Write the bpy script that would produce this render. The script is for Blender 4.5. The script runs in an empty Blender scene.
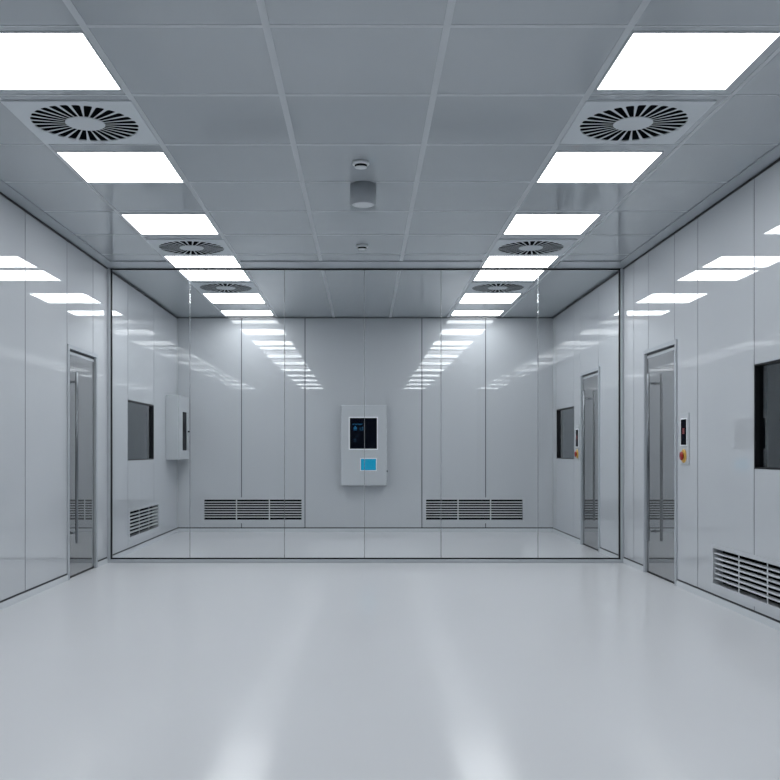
import bpy, bmesh, math, random
from mathutils import Matrix, Vector

random.seed(4)
sc = bpy.context.scene
C = sc.collection
PI = math.pi

# ------------------------------------------------------------------ dimensions (metres)
XL, XR = -2.670, 2.690          # side wall faces
YP = 9.77                       # glass partition
YB = 13.40                      # back wall
YF = -3.0                       # wall behind the viewpoint
H = 3.066                       # ceiling
FOC = 938.0                     # focal length in pixels
CAMZ = 1.17

# ------------------------------------------------------------------ materials
def mat(name, col, rough=0.4, metal=0.0, ior=1.5, coat=0.0, coat_rough=0.03, noise=0.0, nscale=3.0, bump=0.0, emit=None, estr=0.0):
    m = bpy.data.materials.new(name)
    m.use_nodes = True
    nt = m.node_tree
    b = nt.nodes['Principled BSDF']
    b.inputs['Base Color'].default_value = (*col, 1)
    b.inputs['Roughness'].default_value = rough
    b.inputs['Metallic'].default_value = metal
    b.inputs['IOR'].default_value = ior
    b.inputs['Coat Weight'].default_value = coat
    b.inputs['Coat Roughness'].default_value = coat_rough
    if emit:
        b.inputs['Emission Color'].default_value = (*emit, 1)
        b.inputs['Emission Strength'].default_value = estr
    if noise or bump:
        tc = nt.nodes.new('ShaderNodeTexCoord')
        nz = nt.nodes.new('ShaderNodeTexNoise')
        nz.inputs['Scale'].default_value = nscale
        nz.inputs['Detail'].default_value = 3
        nt.links.new(tc.outputs['Object'], nz.inputs['Vector'])
        if noise:
            mx = nt.nodes.new('ShaderNodeMixRGB')
            mx.inputs[1].default_value = (*[c * (1 - noise) for c in col], 1)
            mx.inputs[2].default_value = (*[min(1, c * (1 + noise)) for c in col], 1)
            nt.links.new(nz.outputs['Fac'], mx.inputs[0])
            nt.links.new(mx.outputs[0], b.inputs['Base Color'])
        if bump:
            bp = nt.nodes.new('ShaderNodeBump')
            bp.inputs['Strength'].default_value = bump
            bp.inputs['Distance'].default_value = 0.01
            nt.links.new(nz.outputs['Fac'], bp.inputs['Height'])
            nt.links.new(bp.outputs['Normal'], b.inputs['Normal'])
    return m

def emission(name, col, strength):
    m = bpy.data.materials.new(name)
    m.use_nodes = True
    nt = m.node_tree
    nt.nodes.clear()
    e = nt.nodes.new('ShaderNodeEmission')
    o = nt.nodes.new('ShaderNodeOutputMaterial')
    e.inputs[0].default_value = (*col, 1)
    e.inputs[1].default_value = strength
    nt.links.new(e.outputs[0], o.inputs[0])
    return m

def glass(name, tint, f0=0.04, rough=0.0):
    """thin flat pane: clear transmission plus a Schlick mirror reflection"""
    m = bpy.data.materials.new(name)
    m.use_nodes = True
    nt = m.node_tree
    nt.nodes.clear()
    N, L = nt.nodes.new, nt.links.new
    lw = N('ShaderNodeLayerWeight'); lw.inputs['Blend'].default_value = 0.5
    pw = N('ShaderNodeMath'); pw.operation = 'POWER'; pw.inputs[1].default_value = 5
    mu = N('ShaderNodeMath'); mu.operation = 'MULTIPLY_ADD'; mu.inputs[1].default_value = 1 - f0; mu.inputs[2].default_value = f0
    t = N('ShaderNodeBsdfTransparent'); t.inputs[0].default_value = (*tint, 1)
    g = N('ShaderNodeBsdfGlossy'); g.inputs['Roughness'].default_value = rough
    mx = N('ShaderNodeMixShader'); o = N('ShaderNodeOutputMaterial')
    L(lw.outputs['Facing'], pw.inputs[0]); L(pw.outputs[0], mu.inputs[0]); L(mu.outputs[0], mx.inputs[0])
    L(t.outputs[0], mx.inputs[1]); L(g.outputs[0], mx.inputs[2]); L(mx.outputs[0], o.inputs[0])
    return m

M = {}
M['wall'] = mat('wall_panel_paint', (.50, .522, .548), rough=.004, ior=1.66, noise=.015, nscale=1.3)
M['rear'] = mat('rear_wall_paint', (.14, .15, .16), rough=.4)
M['seam'] = mat('panel_joint_sealant', (.10, .11, .12), rough=.5)
M['ceiling'] = mat('ceiling_tile_paint', (.40, .43, .455), rough=.07, noise=.03, nscale=1.1)
M['grid'] = mat('ceiling_grid_paint', (.51, .54, .565), rough=.3)
M['floor'] = mat('epoxy_floor', (.58, .592, .612), rough=.13, ior=1.12, noise=.012, nscale=.9)
M['skirt'] = mat('cove_skirting', (.58, .61, .635), rough=.2)
M['trim'] = mat('ceiling_trim_paint', (.36, .39, .42), rough=.2)
M['alu'] = mat('brushed_aluminium_paint', (.42, .45, .48), rough=.22)
M['steel'] = mat('satin_steel', (.20, .215, .23), rough=.25, metal=1.0)
M['rubber_and_shade'] = mat('black_gasket_and_shadow_gap', (.008, .009, .011), rough=.35, ior=1.2)  # real seals, plus strips painted black for the wall shadow gaps
M['door'] = mat('grey_back_painted_glass', (.135, .143, .15), rough=0.0, ior=4.6)
M['pane'] = glass('clear_partition_glass', (.985, .992, .995), .014)
M['window'] = glass('window_glass', (.78, .83, .86), .08)
M['lamp'] = emission('lamp_diffuser', (.945, .975, 1.0), 10.5)
M['white'] = mat('white_powder_coat', (.62, .65, .68), rough=.3)
M['vane'] = mat('vent_white_metal', (.60, .64, .67), rough=.35)
M['dark'] = mat('dark_duct_interior', (.004, .005, .006), rough=.9, ior=1.0)
M['slat'] = mat('grille_slat_paint', (.56, .585, .61), rough=.35)
M['vent_frame'] = mat('grille_frame_paint', (.50, .522, .548), rough=.2)
M['cabinet'] = mat('cabinet_enamel', (.49, .515, .54), rough=.25)
M['screen'] = mat('black_screen_glass', (.002, .003, .007), rough=.12, ior=1.04)
M['bluekey'] = mat('blue_touch_panel', (.01, .19, .34), rough=.2, emit=(.0, .27, .43), estr=.42)
M['pixel'] = emission('screen_text_blue', (.02, .14, .30), .5)
M['bezel'] = mat('pale_bezel', (.78, .81, .83), rough=.3)
M['led'] = emission('red_digit', (.60, .22, .23), .45)
M['yellow'] = mat('yellow_collar', (.62, .36, .06), rough=.35)
M['red'] = mat('red_button_plastic', (.30, .012, .008), rough=.25)
M['silicone'] = mat('clear_silicone_joint', (.26, .28, .295), rough=.12)
M['silicone'].node_tree.nodes['Principled BSDF'].inputs['Alpha'].default_value = .5
M['corridor'] = mat('corridor_paint', (.72, .75, .77), rough=.5)
M['fixture'] = mat('fixture_plastic', (.31, .335, .36), rough=.45)
M['fixture_pale'] = mat('fixture_pale_plastic', (.66, .69, .71), rough=.4)

# ------------------------------------------------------------------ mesh helpers
class MB:
    def __init__(self):
        self.bm = bmesh.new(); self.mats = []
    def mi(self, m):
        if m not in self.mats: self.mats.append(m)
        return self.mats.index(m)
    def box(self, x0, x1, y0, y1, z0, z1, m, bevel=0.0, seg=2):
        r = bmesh.ops.create_cube(self.bm, size=1.0)
        vs = r['verts']
        cx, cy, cz = (x0 + x1) / 2, (y0 + y1) / 2, (z0 + z1) / 2
        for v in vs:
            v.co = Vector((cx + v.co.x * abs(x1 - x0), cy + v.co.y * abs(y1 - y0), cz + v.co.z * abs(z1 - z0)))
        fs = set(f for v in vs for f in v.link_faces)
        i = self.mi(m)
        for f in fs: f.material_index = i
        if bevel:
            es = list(set(e for v in vs for e in v.link_edges))
            rr = bmesh.ops.bevel(self.bm, geom=es, offset=bevel, segments=seg, affect='EDGES', profile=.5)
            for f in rr['faces']: f.material_index = i
        return self
    def lathe(self, prof, m, mtx=None, n=40, smooth=True):
        """revolve (radius, height) pairs about the local z axis"""
        i = self.mi(m); rings = []
        mtx = mtx or Matrix.Identity(4)
        for r, z in prof:
            if r < 1e-6:
                rings.append([self.bm.verts.new(mtx @ Vector((0, 0, z)))])
            else:
                rings.append([self.bm.verts.new(mtx @ Vector((r * math.cos(2 * PI * k / n), r * math.sin(2 * PI * k / n), z))) for k in range(n)])
        for a, b in zip(rings, rings[1:]):
            for k in range(n):
                k2 = (k + 1) % n
                if len(a) == 1 and len(b) == 1: continue
                if len(a) == 1: vs = [a[0], b[k2], b[k]]
                elif len(b) == 1: vs = [a[k], a[k2], b[0]]
                else: vs = [a[k], a[k2], b[k2], b[k]]
                f = self.bm.faces.new(vs); f.material_index = i; f.smooth = smooth
        return self
    def tube(self, p, q, r, m, n=16):
        p, q = Vector(p), Vector(q)
        d = q - p
        mt = Matrix.Translation(p) @ d.to_track_quat('Z', 'Y').to_matrix().to_4x4()
        e = min(r * .3, .003); l = d.length
        return self.lathe([(0, 0), (r - e, 0), (r, e), (r, l - e), (r - e, l), (0, l)], m, mt, n)
    def prism(self, pts, z0, z1, m):
        """extrude a polygon (x, y) between two heights"""
        i = self.mi(m)
        a = [self.bm.verts.new((x, y, z0)) for x, y in pts]
        b = [self.bm.verts.new((x, y, z1)) for x, y in pts]
        n = len(pts)
        fs = [self.bm.faces.new(a[::-1]), self.bm.faces.new(b)]
        for k in range(n):
            fs.append(self.bm.faces.new([a[k], a[(k + 1) % n], b[(k + 1) % n], b[k]]))
        for f in fs: f.material_index = i
        return self
    def xf(self, mtx):
        bmesh.ops.transform(self.bm, matrix=mtx, verts=self.bm.verts); return self
    def build(self, name, parent=None, loc=None, smooth_angle=True):
        bmesh.ops.recalc_face_normals(self.bm, faces=self.bm.faces)
        me = bpy.data.meshes.new(name)
        self.bm.to_mesh(me); self.bm.free()
        for m in self.mats: me.materials.append(m)
        o = bpy.data.objects.new(name, me)
        C.objects.link(o)
        if parent: o.parent = parent
        if loc: o.location = loc
        return o

def tag(o, label=None, cat=None, group=None, kind=None):
    if label: o['label'] = label
    if cat: o['category'] = cat
    if group: o['group'] = group
    if kind: o['kind'] = kind
    return o

def empty(name, loc=(0, 0, 0), rz=0.0):
    o = bpy.data.objects.new(name, None)
    o.empty_display_size = .1
    C.objects.link(o); o.location = loc; o.rotation_euler = (0, 0, rz)
    return o

def copy_tree(o, parent=None):
    c = o.copy(); C.objects.link(c)
    if parent: c.parent = parent
    for ch in list(o.children): copy_tree(ch, c)
    return c

# Wall-mounted things are modelled in a wall frame: local x runs along the wall, local -y points into the room.
RZ_BACK, RZ_LEFT, RZ_RIGHT = 0.0, PI / 2, -PI / 2

# ------------------------------------------------------------------ room shell
SK = .05                        # skirting height
def wall_cells(us, holes, z0, z1, gap):
    """split a wall into panels at the joints and around the openings; yields (u0, u1, z0, z1)"""
    for a, b in zip(us, us[1:]):
        a += gap / 2; b -= gap / 2
        ub = sorted({a, b, *[u for h in holes for u in h[:2] if a < u < b]})
        zb = sorted({z0, z1, *[z for h in holes for z in h[2:] if z0 < z < z1]})
        for p, q in zip(ub, ub[1:]):
            run = None
            for r, s in zip(zb, zb[1:]):
                mu, mz = (p + q) / 2, (r + s) / 2
                inside = any(h[0] < mu < h[1] and h[2] < mz < h[3] for h in holes)
                if inside:
                    if run: yield (p, q, *run); run = None
                else:
                    run = (run[0], s) if run else (r, s)
            if run: yield (p, q, *run)

def build_wall(name, put, us, holes, label, face='wall'):
    mb = MB()
    for p, q, r, s in wall_cells(us, holes, SK + .014, H - .016, .014):
        put(mb, p, q, 0, .0015, r, s, M[face])
    for p, q, r, s in wall_cells([us[0], us[-1]], holes, 0, H + .05, 0):
        put(mb, p, q, .0015, .09, r, s, M['seam'])
    o = mb.build(name)
    return tag(o, label, 'wall', kind='structure')

def put_left(mb, u0, u1, d0, d1, z0, z1, m): mb.box(XL - d1, XL - d0, u0, u1, z0, z1, m)
def put_right(mb, u0, u1, d0, d1, z0, z1, m): mb.box(XR + d0, XR + d1, u0, u1, z0, z1, m)
def put_back(mb, u0, u1, d0, d1, z0, z1, m): mb.box(u0, u1, YB + d0, YB + d1, z0, z1, m)
def put_rear(mb, u0, u1, d0, d1, z0, z1, m): mb.box(u0, u1, YF - d1, YF - d0, z0, z1, m)

DOOR_H = 2.125
S = 1.007                       # side wall stations were measured on slightly closer walls
def sy(*v): return tuple(round(a * S, 4) for a in v)
doors = {'left': sy(8.36, 9.28), 'right': sy(8.007, 8.95), 'back': sy(10.64, 11.56)}
win_left = (*sy(10.51, 11.81), 1.05, 1.74)
win_right = (*sy(5.25, 6.43), 1.04, 1.76)
win_back = (*sy(11.95, 13.05), 1.05, 1.735)
gr_left = (*sy(10.58, 12.07), .17, .475)
gr_right = (*sy(5.76, 7.19), .135, .424)
GRB = (.165, .47)
gr_bl = (-2.30, -.89); gr_br = (.87, 2.27)

build_wall('wall_left', put_left, [YF, -1.1, .1, 1.3, 2.5, 3.7, 4.9, 6.1, *sy(7.33, 8.36, 9.16), 9.77, *sy(10.51, 11.81), YB],
           [(*doors['left'], -.1, DOOR_H), win_left, gr_left],
           'left side wall of glossy pale grey panels with thin dark upright joints')
build_wall('wall_right', put_right, [YF, -1.1, .1, 1.3, 2.5, 3.7, 4.9, *sy(6.43, 7.52, 8.085, 8.83, 9.307), 9.77, *sy(10.70, 11.62, 12.0, 13.05), YB],
           [(*doors['right'], -.1, DOOR_H), (*doors['back'], -.1, DOOR_H), win_right, win_back, gr_right],
           'right side wall of glossy pale grey panels with thin dark upright joints')
build_wall('wall_back', put_back, [XL - .1, -1.757, -.85, .82, 1.73, XR + .1],
           [(*gr_bl, *GRB), (*gr_br, *GRB)],
           'far end wall of glossy pale grey panels seen through the glass partition')
build_wall('wall_rear', put_rear, [XL - .1, -1.6, -.5, .5, 1.6, XR + .1], [], 'plain dark grey panel wall at the near end of the room', 'rear')

# floor
mb = MB(); mb.box(XL - .09, XR + .09, YF - .09, YB + .09, -.08, 0, M['floor'])
tag(mb.build('floor'), 'glossy seamless pale grey epoxy floor reflecting the ceiling lights', 'floor', kind='structure')

# skirtings: low pale strips with a black strip above them painted as the shadow gap
def skirting(name, runs, put, label):
    mb = MB()
    for a, b in runs:
        put(mb, a, b, -.010, .0014, 0, SK, M['skirt'])
        put(mb, a, b, -.001, .0014, SK, SK + .014, M['rubber_and_shade'])
    tag(mb.build(name), label, 'skirting', kind='structure')
skirting('baseboard_left', [(YF + .012, doors['left'][0] - .002), (doors['left'][1] + .002, 9.72), (9.82, YB - .012)], put_left, 'low pale grey cove skirting along the foot of the left wall')
skirting('baseboard_right', [(YF + .012, doors['right'][0] - .002), (doors['right'][1] + .002, 9.72), (9.82, doors['back'][0] - .002), (doors['back'][1] + .002, YB - .012)], put_right, 'low pale grey cove skirting along the foot of the right wall')
skirting('baseboard_back', [(XL, XR)], put_back, 'low pale grey cove skirting along the foot of the far wall')
skirting('baseboard_rear', [(XL, XR)], put_rear, 'low pale grey cove skirting along the foot of the near end wall')

# ceiling: tiles hung in a paler exposed grid
mb = MB()
mb.box(XL - .09, XR + .09, YF - .09, YB + .09, H, H + .1, M['ceiling'])
GX = [-1.970, -1.256, -.440, .369, 1.190, 1.962]
GW = .034
ylines = [4.194 + .8145 * k for k in range(-8, 8)]
for i, x in enumerate(GX):
    w = GW if 0 < i < 5 else .022
    mb.box(x - w / 2, x + w / 2, YF, YB, H - .002, H + .002, M['grid'])
xs = [XL] + GX + [XR]
for y in ylines:
    for i, (a, b) in enumerate(zip(xs, xs[1:])):
        a2, b2 = a + GW / 2, b - GW / 2
        w = .028 if 1 < i < 5 else .012
        mb.box(a2, b2, y - w / 2, y + w / 2, H - .0018, H + .002, M['grid'])
tag(mb.build('ceiling'), 'grey metal tile ceiling in a paler exposed grid', 'ceiling', kind='structure')

# perimeter ceiling trims; a black strip paints in the shadow gap at wall top
def trim(name, boxes, label):
    mb = MB()
    for b in boxes: mb.box(*b[:6], b[6])
    tag(mb.build(name), label, 'trim', kind='structure')
trim('trim_1', [(XL, XL + .125, YF, 9.74, H - .010, H + .001, M['trim']), (XL - .003, XL + .010, YF, YB, H - .022, H - .0101, M['rubber_and_shade'])],
     'flat ceiling edge strip and painted shadow line along the top of the left wall')
trim('trim_2', [(XR - .125, XR, YF, 9.74, H - .010, H + .001, M['trim']), (XR - .010, XR + .003, YF, YB, H - .022, H - .0101, M['rubber_and_shade'])],
     'flat ceiling edge strip and painted shadow line along the top of the right wall')
trim('trim_3', [(a, b, 9.40, 9.735, H - .010, H + .001, M['trim']) for a, b in ((XL + .126, -1.974), (-1.252, 1.186), (1.966, XR - .126))],
     'flat ceiling strip along the head of the glass partition')

# dim side passages behind the door and windows of each side wall
def passage(name, x0, x1, label):
    mb = MB(); t = .05
    mb.box(x0 - t, x1 + t, 4.2, 13.6, -.08, -.001, M['corridor'])
    mb.box(x0 - t, x1 + t, 4.2, 13.6, 2.75, 2.8, M['corridor'])
    far = x0 if abs(x0) > abs(x1) else x1
    mb.box(far - t, far + t, 4.2, 13.6, 0, 2.75, M['corridor'])
    mb.box(x0, x1, 4.2, 4.25, 0, 2.75, M['corridor'])
    mb.box(x0, x1, 13.55, 13.6, 0, 2.75, M['corridor'])
    tag(mb.build(name), label, 'wall', kind='structure')
passage('wall_left_outer', XL - 1.5, XL - .095, 'dim grey passage wall seen through the window in the left wall')
passage('wall_right_outer', XR + .095, XR + 1.5, 'dim grey passage wall seen through the windows in the right wall')

# ------------------------------------------------------------------ glass partition
JX = [-1.818, -.833, 0.0, .797, 1.807]
gp = empty('wall_partition', (0, YP, 0))
tag(gp, 'full-height clear glass partition of six panes across the room', 'glass partition', kind='structure')
mb = MB(); mb.box(XL, XR, -.045, .045, 0, .034, M['alu'], bevel=.004); mb.build('bottom_rail', gp)
mb = MB(); mb.box(XL, XR, -.035, .035, H - .008, H + .002, M['alu']); mb.build('top_rail', gp)
for x0, x1 in ((XL, XL + .030), (XR - .030, XR)):
    mb = MB(); mb.box(x0, x1, -.045, .045, .035, H - .009, M['alu'], bevel=.003); mb.build('side_post', gp)
g = .011
mb = MB()
mb.box(XL + .0305, XL + .0305 + g, -.016, .016, .035, H - .009, M['rubber_and_shade'])
mb.box(XR - .0305 - g, XR - .0305, -.016, .016, .035, H - .009, M['rubber_and_shade'])
mb.box(XL + .0305 + g, XR - .0305 - g, -.016, .016, .035, .035 + g + .002, M['rubber_and_shade'])
mb.box(XL + .0305 + g, XR - .0305 - g, -.016, .016, H - .009 - g - .002, H - .009, M['rubber_and_shade'])
mb.build('gasket', gp)
edges = [XL + .0305 + g] + JX + [XR - .0305 - g]
for a, b in zip(edges, edges[1:]):
    mb = MB(); mb.box(a + .004, b - .004, -.006, .006, .049, H - .0245, M['pane']); mb.build('glass_pane', gp)
for x in JX:
    mb = MB(); mb.tube((x, 0, .050), (x, 0, H - .026), .0034, M['silicone'], 12); mb.build('joint_strip', gp)

# ------------------------------------------------------------------ doors (wall frame: x along wall, -y into the room)
def door(name, y0, y1, right, handle_y, label):
    """handle_y: distance along the wall; wall frame origin at the middle of the opening"""
    yc = (y0 + y1) / 2
    d = empty(name, (XR if right else XL, yc, 0), RZ_RIGHT if right else RZ_LEFT)
    tag(d, label, 'door', kind='structure')
    W = (y1 - y0) / 2 - .002; Hd = DOOR_H - .002
    f = .038
    mb = MB()
    mb.box(-W, -W + f, -.014, .075, 0, Hd, M['alu'], bevel=.003)
    mb.box(W - f, W, -.014, .075, 0, Hd, M['alu'], bevel=.003)
    mb.box(-W + f, W - f, -.014, .075, Hd - f, Hd, M['alu'], bevel=.003)
    mb.build('door_frame', d)
    g0 = W - f
    mb = MB()                                   # black seal between frame and leaf
    mb.box(-g0, -g0 + .016, .012, .055, 0.001, Hd - f, M['rubber_and_shade'])
    mb.box(g0 - .016, g0, .012, .055, 0.001, Hd - f, M['rubber_and_shade'])
    mb.box(-g0 + .016, g0 - .016, .012, .055, Hd - f - .018, Hd - f, M['rubber_and_shade'])
    mb.box(-g0 + .016, g0 - .016, .012, .055, .001, .020, M['rubber_and_shade'])
    mb.build('seal', d)
    mb = MB(); mb.box(-g0 + .0165, g0 - .0165, .010, .052, .021, Hd - f - .019, M['door']); leaf = mb.build('door_leaf', d)
    mb = MB(); mb.box(-g0 + .0165, g0 - .0165, .0085, .0098, Hd - f - .045, Hd - f - .019, M['alu']); mb.build('top_edge_strip', d)
    s = (yc - handle_y) if right else (handle_y - yc)
    h = MB()
    h.tube((s, -.052, .323), (s, -.052, 1.88), .0135, M['steel'], 20)
    for z in (.415, 1.79):
        h.tube((s, -.050, z), (s, .0095, z), .0095, M['steel'], 14)
        h.lathe([(0, 0), (.017, 0), (.017, .005), (0, .005)], M['steel'], Matrix.Translation((s, .0098, z)) @ Matrix.Rotation(PI / 2, 4, 'X'), 20)
    h.build('pull_handle', d)
    return d
door('door_1', *doors['left'], False, 8.475 * S, 'flush grey door with a long steel pull bar, in the left wall before the glass partition')
door('door_2', *doors['right'], True, 8.663 * S, 'flush grey door in the right wall before the glass partition, control plate on its near side')
door('door_3', *doors['back'], True, 11.21 * S, 'flush grey door behind the glass partition, between it and the small far window')

# ------------------------------------------------------------------ windows in the side walls
def window(name, hole, right, label):
    y0, y1, z0, z1 = hole
    w = empty(name, (XR if right else XL, (y0 + y1) / 2, z0), RZ_RIGHT if right else RZ_LEFT)
    tag(w, label, 'window', kind='structure')
    W = (y1 - y0) / 2; h = z1 - z0
    mb = MB(); t = .012; d = .030
    W2 = W - .001
    mb.box(-W2, -W2 + t, .001, .088, .001, h - .001, M['rubber_and_shade']); mb.box(W2 - t, W2, .001, .088, .001, h - .001, M['rubber_and_shade'])
    mb.box(-W2 + t, W2 - t, .001, .088, .001, t, M['rubber_and_shade']); mb.box(-W2 + t, W2 - t, .001, .088, h - t, h - .001, M['rubber_and_shade'])
    mb.build('window_frame', w)
    mb = MB(); mb.box(-W2 + t, W2 - t, d, d + .006, t, h - t, M['window']); mb.build('glass_pane', w)
window('window_1', win_left, False, 'dark glazed window in the left wall behind the glass partition')
window('window_2', win_right, True, 'dark glazed window in the right wall above the near grille, cut by the photo edge')
window('window_3', win_back, True, 'small dark glazed window near the far end of the right wall')

# ------------------------------------------------------------------ air return grilles
def grille(name, wpos, rz, w, h, gaps, div, label, group):
    """wpos: lower middle of the opening on the wall face"""
    gset = empty(name, wpos, rz); tag(gset, label, 'air vent', group)
    W = w / 2 - .001; fl = .024; fb = .042
    mb = MB()
    z0, z1 = .001, h - .001
    mb.box(-W - fl, -W + .008, -.005, -.0002, -fb, h + fl, M['vent_frame'])
    mb.box(W - .008, W + fl, -.005, -.0002, -fb, h + fl, M['vent_frame'])
    mb.box(-W + .008, W - .008, -.005, -.0002, -fb, z0 + .008, M['vent_frame'])
    mb.box(-W + .008, W - .008, -.005, -.0002, z1 - .008, h + fl, M['vent_frame'])
    for x0, x1, a, b in ((-W, -W + .004, z0, z1), (W - .004, W, z0, z1), (-W + .004, W - .004, z0, z0 + .004), (-W + .004, W - .004, z1 - .004, z1)):
        mb.box(x0, x1, -.0002, .085, a, b, M['vent_frame'])
    mb.build('vent_frame', gset)
    mb = MB(); mb.box(-W + .005, W - .005, .075, .084, z0 + .005, z1 - .005, M['dark']); mb.build('back_plate', gset)
    in0, in1 = z0 + .008, z1 - .008
    pitch = (in1 - in0) / (gaps - .0)
    proto = None
    for k in range(1, gaps):
        z = in0 + pitch * k
        if proto is None:
            mb = MB(); mb.box(-W + .0045, W - .0045, .008, .043, -.0062, .0062, M['slat'], bevel=.002)
            proto = mb.build('slat', gset); o = proto
        else:
            o = proto.copy(); C.objects.link(o); o.parent = gset
        o.location = (0, 0, z)
    for k in range(1, div):
        x = -W + 2 * W * k / div
        mb = MB(); mb.box(x - .008, x + .008, .0075, .0098, z0 + .004, z1 - .004, M['slat']); mb.build('divider', gset)
    return gset
GG = 'low wall air grilles'
hb = GRB[1] - GRB[0]
grille('air_return_grille', ((gr_bl[0] + gr_bl[1]) / 2, YB, GRB[0]), RZ_BACK, gr_bl[1] - gr_bl[0], hb, 8, 3,
       'low slatted air grille on the far wall, on the left side of the central cabinet', GG)
grille('air_return_grille', ((gr_br[0] + gr_br[1]) / 2, YB, GRB[0]), RZ_BACK, gr_br[1] - gr_br[0], hb, 8, 3,
       'low slatted air grille on the far wall, on the right side of the central cabinet', GG)
grille('air_return_grille', (XL, sum(gr_left[:2]) / 2, gr_left[2]), RZ_LEFT, gr_left[1] - gr_left[0], gr_left[3] - gr_left[2], 7, 3,
       'low slatted air grille on the left wall under its dark window, behind the glass', GG)
grille('air_return_grille', (XR, sum(gr_right[:2]) / 2, gr_right[2]), RZ_RIGHT, gr_right[1] - gr_right[0], gr_right[3] - gr_right[2], 7, 3,
       'nearest and largest slatted air grille, low on the right wall, cut by the photo edge', GG)

# ------------------------------------------------------------------ ceiling lights
XLa, XLb = -1.952, -1.282
XRa, XRb = 1.222, 1.890
def light_proto(w, l):
    r = empty('ceiling_light')
    fw, dp = .008, .005
    mb = MB()
    a, b = w / 2, l / 2
    mb.box(-a - fw, -a, -b - fw, b + fw, -dp, 0, M['grid']); mb.box(a, a + fw, -b - fw, b + fw, -dp, 0, M['grid'])
    mb.box(-a, a, -b - fw, -b, -dp, 0, M['grid']); mb.box(-a, a, b, b + fw, -dp, 0, M['grid'])
    mb.build('light_frame', r)
    mb = MB(); mb.box(-a, a, -b, b, -.004, -.0005, M['lamp']); mb.build('light_diffuser', r)
    return r
names = ['nearest square ceiling light panel in the {s} row, before the first round diffuser',
         'second square ceiling light panel in the {s} row, just past the first round diffuser',
         'third ceiling light panel in the {s} row, just before the second round diffuser',
         'fourth ceiling light panel in the {s} row, just before the glass partition head',
         'fifth ceiling light panel in the {s} row, first one behind the glass partition',
         'sixth ceiling light panel in the {s} row, beyond the round diffuser behind the glass',
         'last ceiling light panel in the {s} row, close against the far wall']
rows = [(4.258, 4.922), (5.962, 6.629), (7.545, 8.215), (9.157, 9.715), (9.86, 10.475), (11.35, 12.07), (12.75, 13.16)]
behind = [(2.63, 3.295), (1.00, 1.665), (-.63, .035), (-2.26, -1.595)]
nb = ['first', 'second', 'third', 'fourth']
cache = {}
for side, xa, xb in (('left', XLa, XLb), ('right', XRa, XRb)):
    for i, (ya, yb) in enumerate(rows + behind):
        l = round(yb - ya, 3); key = (side, l)
        if key in cache: o = copy_tree(cache[key])
        else: o = light_proto(xb - xa, l); cache[key] = o
        o.location = ((xa + xb) / 2, (ya + yb) / 2, H)
        lab = names[i].format(s=side) if i < 7 else f'{nb[i-7]} ceiling light panel behind the viewpoint in the {side} row'
        tag(o, lab, 'ceiling light', 'square ceiling light panels')

# ------------------------------------------------------------------ swirl diffusers
def diffuser_proto():
    r = empty('ceiling_diffuser')
    R0, R1, half, N = .112, .302, .352, 28
    mb = MB()
    n = 4 * N
    i = mb.mi(M['vane'])
    outer, hole, hole2 = [], [], []
    for k in range(n):
        a = 2 * PI * k / n
        c, s = math.cos(a), math.sin(a); q = half / max(abs(c), abs(s))
        outer.append(mb.bm.verts.new((q * c, q * s, -.008)))
        hole.append(mb.bm.verts.new((R1 * c, R1 * s, -.008)))
        hole2.append(mb.bm.verts.new((R1 * c, R1 * s, -.0005)))
    top = [mb.bm.verts.new((v.co.x, v.co.y, -.0005)) for v in outer]
    for k in range(n):
        j = (k + 1) % n
        for vs in ((outer[k], outer[j], hole[j], hole[k]), (hole[k], hole[j], hole2[j], hole2[k]), (outer[j], outer[k], top[k], top[j])):
            f = mb.bm.faces.new(vs); f.material_index = i
    mb.build('face_plate', r)
    mb = MB(); mb.lathe([(0, -.009), (R0 - .003, -.009), (R0, -.007), (R0, -.003), (0, -.003)], M['vane'], n=48, smooth=False); mb.build('hub_disc', r)
    mb = MB(); mb.lathe([(0, -.0022), (R1 - .001, -.0022), (R1 - .001, -.0006), (0, -.0006)], M['dark'], n=48, smooth=False); mb.build('dark_plenum', r)
    mb = MB()
    wi, wo = .0028, .0095
    pts = [(R0 + .0005, -wi), (R1 - .012, -wo), (R1 - .0005, -wo * 1.75), (R1 - .0005, wo * 1.75), (R1 - .012, wo), (R0 + .0005, wi)]
    mb.prism(pts, -.0078, -.0066, M['vane'])
    v0 = mb.build('vane', r)
    for k in range(1, N):
        v = v0.copy(); C.objects.link(v); v.parent = r; v.rotation_euler = (0, 0, 2 * PI * k / N)
    v0.rotation_euler = (0, 0, 0)
    return r
dp = diffuser_proto()
dl = ['round slotted air diffuser between the first two light panels of the {s} row',
      'round slotted air diffuser between the third and fourth light panels of the {s} row',
      'round slotted air diffuser in the {s} row behind the glass partition']
first = True
for side, x in (('left', -1.618), ('right', 1.556)):
    for i, y in enumerate((5.435, 8.78, 10.945)):
        o = dp if first else copy_tree(dp); first = False
        o.location = (x, y, H)
        tag(o, dl[i].format(s=side), 'air diffuser', 'round ceiling air diffusers')

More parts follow.
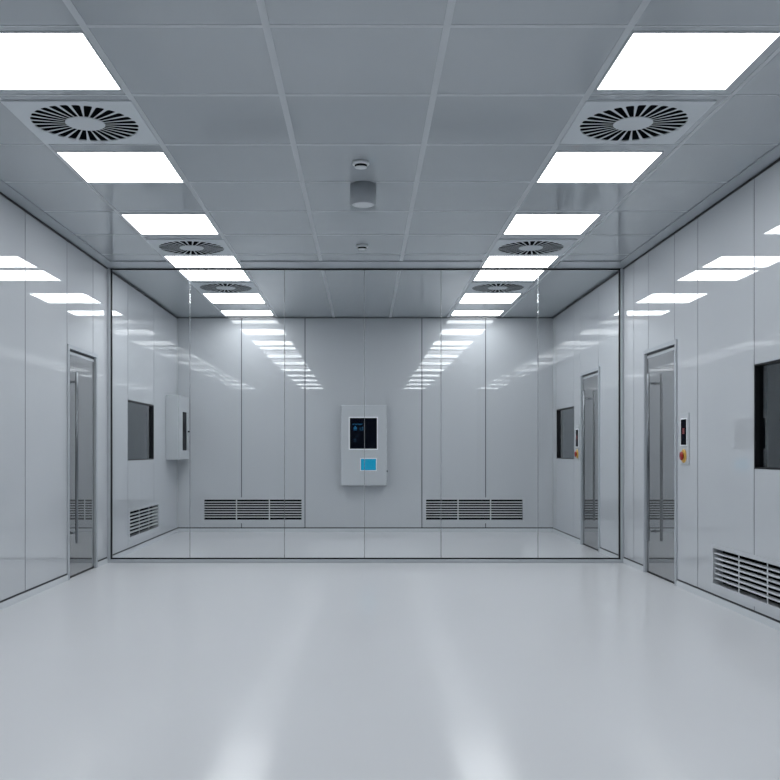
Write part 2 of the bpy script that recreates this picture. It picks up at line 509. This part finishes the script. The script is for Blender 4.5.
# ------------------------------------------------------------------ ceiling devices
def detector(y, x, label):
    r = empty('smoke_detector', (x, y, H)); tag(r, label, 'detector', 'small ceiling detectors')
    mb = MB(); mb.lathe([(0, -.0005), (.056, -.0005), (.056, -.018), (.053, -.022), (0, -.022)], M['fixture_pale'], n=40); mb.build('base', r)
    mb = MB(); mb.lathe([(.0, -.0222), (.040, -.0222), (.040, -.036), (0, -.036)], M['dark'], n=32); mb.build('sensor_chamber', r)
    mb = MB(); mb.lathe([(0, -.0362), (.041, -.0362), (.041, -.039), (.030, -.041), (0, -.0415)], M['fixture_pale'], n=40); mb.build('cap', r)
    return r
detector(6.17, -.024, 'small round ceiling detector in front of the cylindrical ceiling fixture')
detector(8.68, -.022, 'small round ceiling detector between the cylindrical fixture and the glass partition')
r = empty('ceiling_speaker', (-.010, 6.70, H)); tag(r, 'grey cylinder hanging from the ceiling with a pale round underside', 'ceiling fixture')
mb = MB(); mb.lathe([(0, -.0005), (.093, -.0005), (.093, -.144), (.089, -.148), (.081, -.148), (.081, -.140), (0, -.140)], M['fixture'], n=56); mb.build('housing', r)
mb = MB(); mb.lathe([(0, -.1402), (.0805, -.1402), (.0805, -.146), (.060, -.1475), (0, -.148)], M['fixture_pale'], n=48); mb.build('round_cover', r)

# ------------------------------------------------------------------ terminal cabinet on the far wall
t = empty('wall_mounted_control_cabinet', (0, YB, .67)); tag(t, 'pale wall cabinet with a black screen and blue panel, centred on the far wall', 'control cabinet')
x0, x1, hh, dep = -.334, .314, 1.135, .180
mb = MB(); mb.box(x0, x1, -dep + .022, -.0006, 0, hh, M['cabinet'], bevel=.006); mb.build('body', t)
mb = MB(); mb.box(x0 + .004, x1 - .004, -dep, -dep + .0215, .004, hh - .004, M['cabinet'], bevel=.005); dr = mb.build('door', t)
mb = MB()
sx0, sx1, sz0, sz1 = -.207, .175, .517, .952
b = .016
mb.box(sx0 - b, sx0, -dep - .005, -dep + .001, sz0 - b, sz1 + b, M['bezel']); mb.box(sx1, sx1 + b, -dep - .005, -dep + .001, sz0 - b, sz1 + b, M['bezel'])
mb.box(sx0, sx1, -dep - .005, -dep + .001, sz0 - b, sz0, M['bezel']); mb.box(sx0, sx1, -dep - .005, -dep + .001, sz1, sz1 + b, M['bezel'])
mb.build('screen_bezel', t)
mb = MB(); mb.box(sx0, sx1, -dep - .003, -dep - .0002, sz0, sz1, M['screen']); scn = mb.build('screen', t)
mb = MB()                                            # faint blue marks on the display
e0, e1 = -dep - .0036, -dep - .0031
for i, (u0, u1, v0, v1) in enumerate([(.10, .48, .80, .812), (.10, .16, .775, .79), (.20, .27, .775, .79), (.31, .44, .775, .79),
                                      (.13, .27, .60, .615), (.14, .26, .63, .70), (.17, .23, .70, .74),
                                      (.37, .49, .60, .612), (.37, .39, .61, .69), (.47, .49, .61, .72), (.42, .47, .68, .69),
                                      (.25, .28, .40, .415), (.14, .22, .30, .308), (.14, .26, .24, .246)]):
    mb.box(sx0 + u0 * (sx1 - sx0), sx0 + u1 * (sx1 - sx0), e0, e1, sz0 + v0 * (sz1 - sz0), sz0 + v1 * (sz1 - sz0), M['pixel'])
mb.build('display_marks', scn)
mb = MB(); mb.box(-.062, .172, -dep - .003, -dep + .001, .205, .385, M['bezel'], bevel=.0015); bz = mb.build('panel_bezel', t)
mb = MB(); mb.box(-.052, .162, -dep - .006, -dep - .0032, .215, .375, M['bluekey'], bevel=.001); mb.build('blue_panel', t)
mb = MB(); mb.tube((x1 - .001, -dep + .05, .20), (x1 + .014, -dep + .05, .20), .014, M['rubber_and_shade'], 16); mb.build('lock_knob', t)
for z in (.18, .95):
    mb = MB(); mb.tube((x0 - .004, -dep + .022, z - .03), (x0 - .004, -dep + .022, z + .03), .005, M['cabinet'], 10); mb.build('hinge', t)

# ------------------------------------------------------------------ cabinet on the left wall
cy0, cy1 = 12.60, 13.33
t = empty('wall_cabinet', (XL, (cy0 + cy1) / 2, 1.04), RZ_LEFT); tag(t, 'pale box cabinet with narrow dark glazed front, on the left wall by the far corner', 'wall cabinet')
W = (cy1 - cy0) / 2; hh = .872; dep = .176
mb = MB(); mb.box(-W, W, -dep + .018, -.0006, 0, hh, M['cabinet'], bevel=.005); mb.build('body', t)
mb = MB()
ox0, ox1, oz0, oz1 = -.10, .21, .125, .655
mb.box(-W + .003, ox0, -dep, -dep + .0175, .003, hh - .003, M['cabinet']); mb.box(ox1, W - .003, -dep, -dep + .0175, .003, hh - .003, M['cabinet'])
mb.box(ox0, ox1, -dep, -dep + .0175, .003, oz0, M['cabinet']); mb.box(ox0, ox1, -dep, -dep + .0175, oz1, hh - .003, M['cabinet'])
dr = mb.build('door', t)
mb = MB(); mb.box(ox0, ox1, -dep + .006, -dep + .012, oz0, oz1, M['screen']); mb.build('dark_glass', dr)
mb = MB(); mb.tube((.275, -dep - .0005, .39), (.275, -dep - .026, .39), .011, M['rubber_and_shade'], 16); mb.build('knob', dr)
for z in (.13, .70):
    mb = MB(); mb.box(-W - .006, -W - .0005, -dep + .005, -dep + .03, z, z + .07, M['cabinet'], bevel=.001); mb.build('hinge', t)

# ------------------------------------------------------------------ door control plates
SEG = {'a': (0, 1, 1, 0), 'g': (0, .5, 1, 0), 'd': (0, 0, 1, 0), 'f': (0, .5, 0, 1), 'b': (1, .5, 0, 1), 'e': (0, 0, 0, 1), 'c': (1, 0, 0, 1)}
def plate(y, w, label):
    t = empty('wall_mounted_control_plate', (XR, y, 1.045), RZ_RIGHT); tag(t, label, 'control plate', 'door control plates')
    W = w / 2
    mb = MB(); mb.box(-W, W, -.008, -.0004, 0, .435, M['cabinet'], bevel=.003); mb.build('base_plate', t)
    mb = MB(); mb.box(-.078, .078, -.0125, -.0082, .158, .392, M['bezel'], bevel=.001); mb.build('display_bezel', t)
    mb = MB(); mb.box(-.064, .064, -.0145, -.0127, .168, .382, M['screen']); s = mb.build('display', t)
    mb = MB(); u = .021
    for dx in (-.012, .012):
        for k in 'abcdefg':
            a, b, hz, vt = SEG[k]
            if hz: mb.box(dx - .008, dx + .008, -.0153, -.0147, .262 + 2 * u * b - .0025, .262 + 2 * u * b + .0025, M['led'])
            else: mb.box(dx - .009 + .018 * a - .0022, dx - .009 + .018 * a + .0022, -.0153, -.0147, .262 + 2 * u * b + .003, .262 + 2 * u * b + u - .003, M['led'])
    mb.build('digits', s)
    rot = Matrix.Translation((0, 0, .075)) @ Matrix.Rotation(PI / 2, 4, 'X')
    mb = MB(); mb.lathe([(0, .0082), (.058, .0082), (.058, .016), (.052, .020), (0, .020)], M['yellow'], rot, 40); b = mb.build('button_collar', t)
    mb = MB(); mb.lathe([(0, .0202), (.022, .0202), (.022, .025), (.035, .027), (.038, .031), (.034, .038), (.018, .042), (0, .043)], M['red'], rot, 40); mb.build('stop_button', b)
plate(7.815 * S, .215, 'upright plate with dark display and red stop button, beside the near right-hand door')
plate(11.735 * S, .19, 'upright plate with dark display and red stop button, between far door and window')

# ------------------------------------------------------------------ camera, world, view
w = bpy.data.worlds.new('world'); sc.world = w
w.use_nodes = True
w.node_tree.nodes['Background'].inputs[0].default_value = (.02, .022, .025, 1)
cam = bpy.data.cameras.new('camera'); co = bpy.data.objects.new('camera', cam); C.objects.link(co)
co.location = (0, 0, CAMZ); co.rotation_euler = (PI / 2, 0, 0)
cam.sensor_width = 36; cam.lens = 36 * FOC / 780
cam.shift_x = (390 - 364.5) / 780; cam.shift_y = (450 - 390) / 780
cam.clip_start = .05; cam.clip_end = 100
sc.camera = co
sc.view_settings.view_transform = 'Standard'
try: sc.view_settings.look = 'None'
except Exception: pass
sc.view_settings.gamma = 1
sc.view_settings.use_curve_mapping = False
sc.view_settings.exposure = 0.0
sc.cycles.use_denoising = True
sc.cycles.use_adaptive_sampling = False
sc.cycles.max_bounces = 14
sc.cycles.diffuse_bounces = 6
sc.cycles.glossy_bounces = 6
sc.cycles.transparent_max_bounces = 24
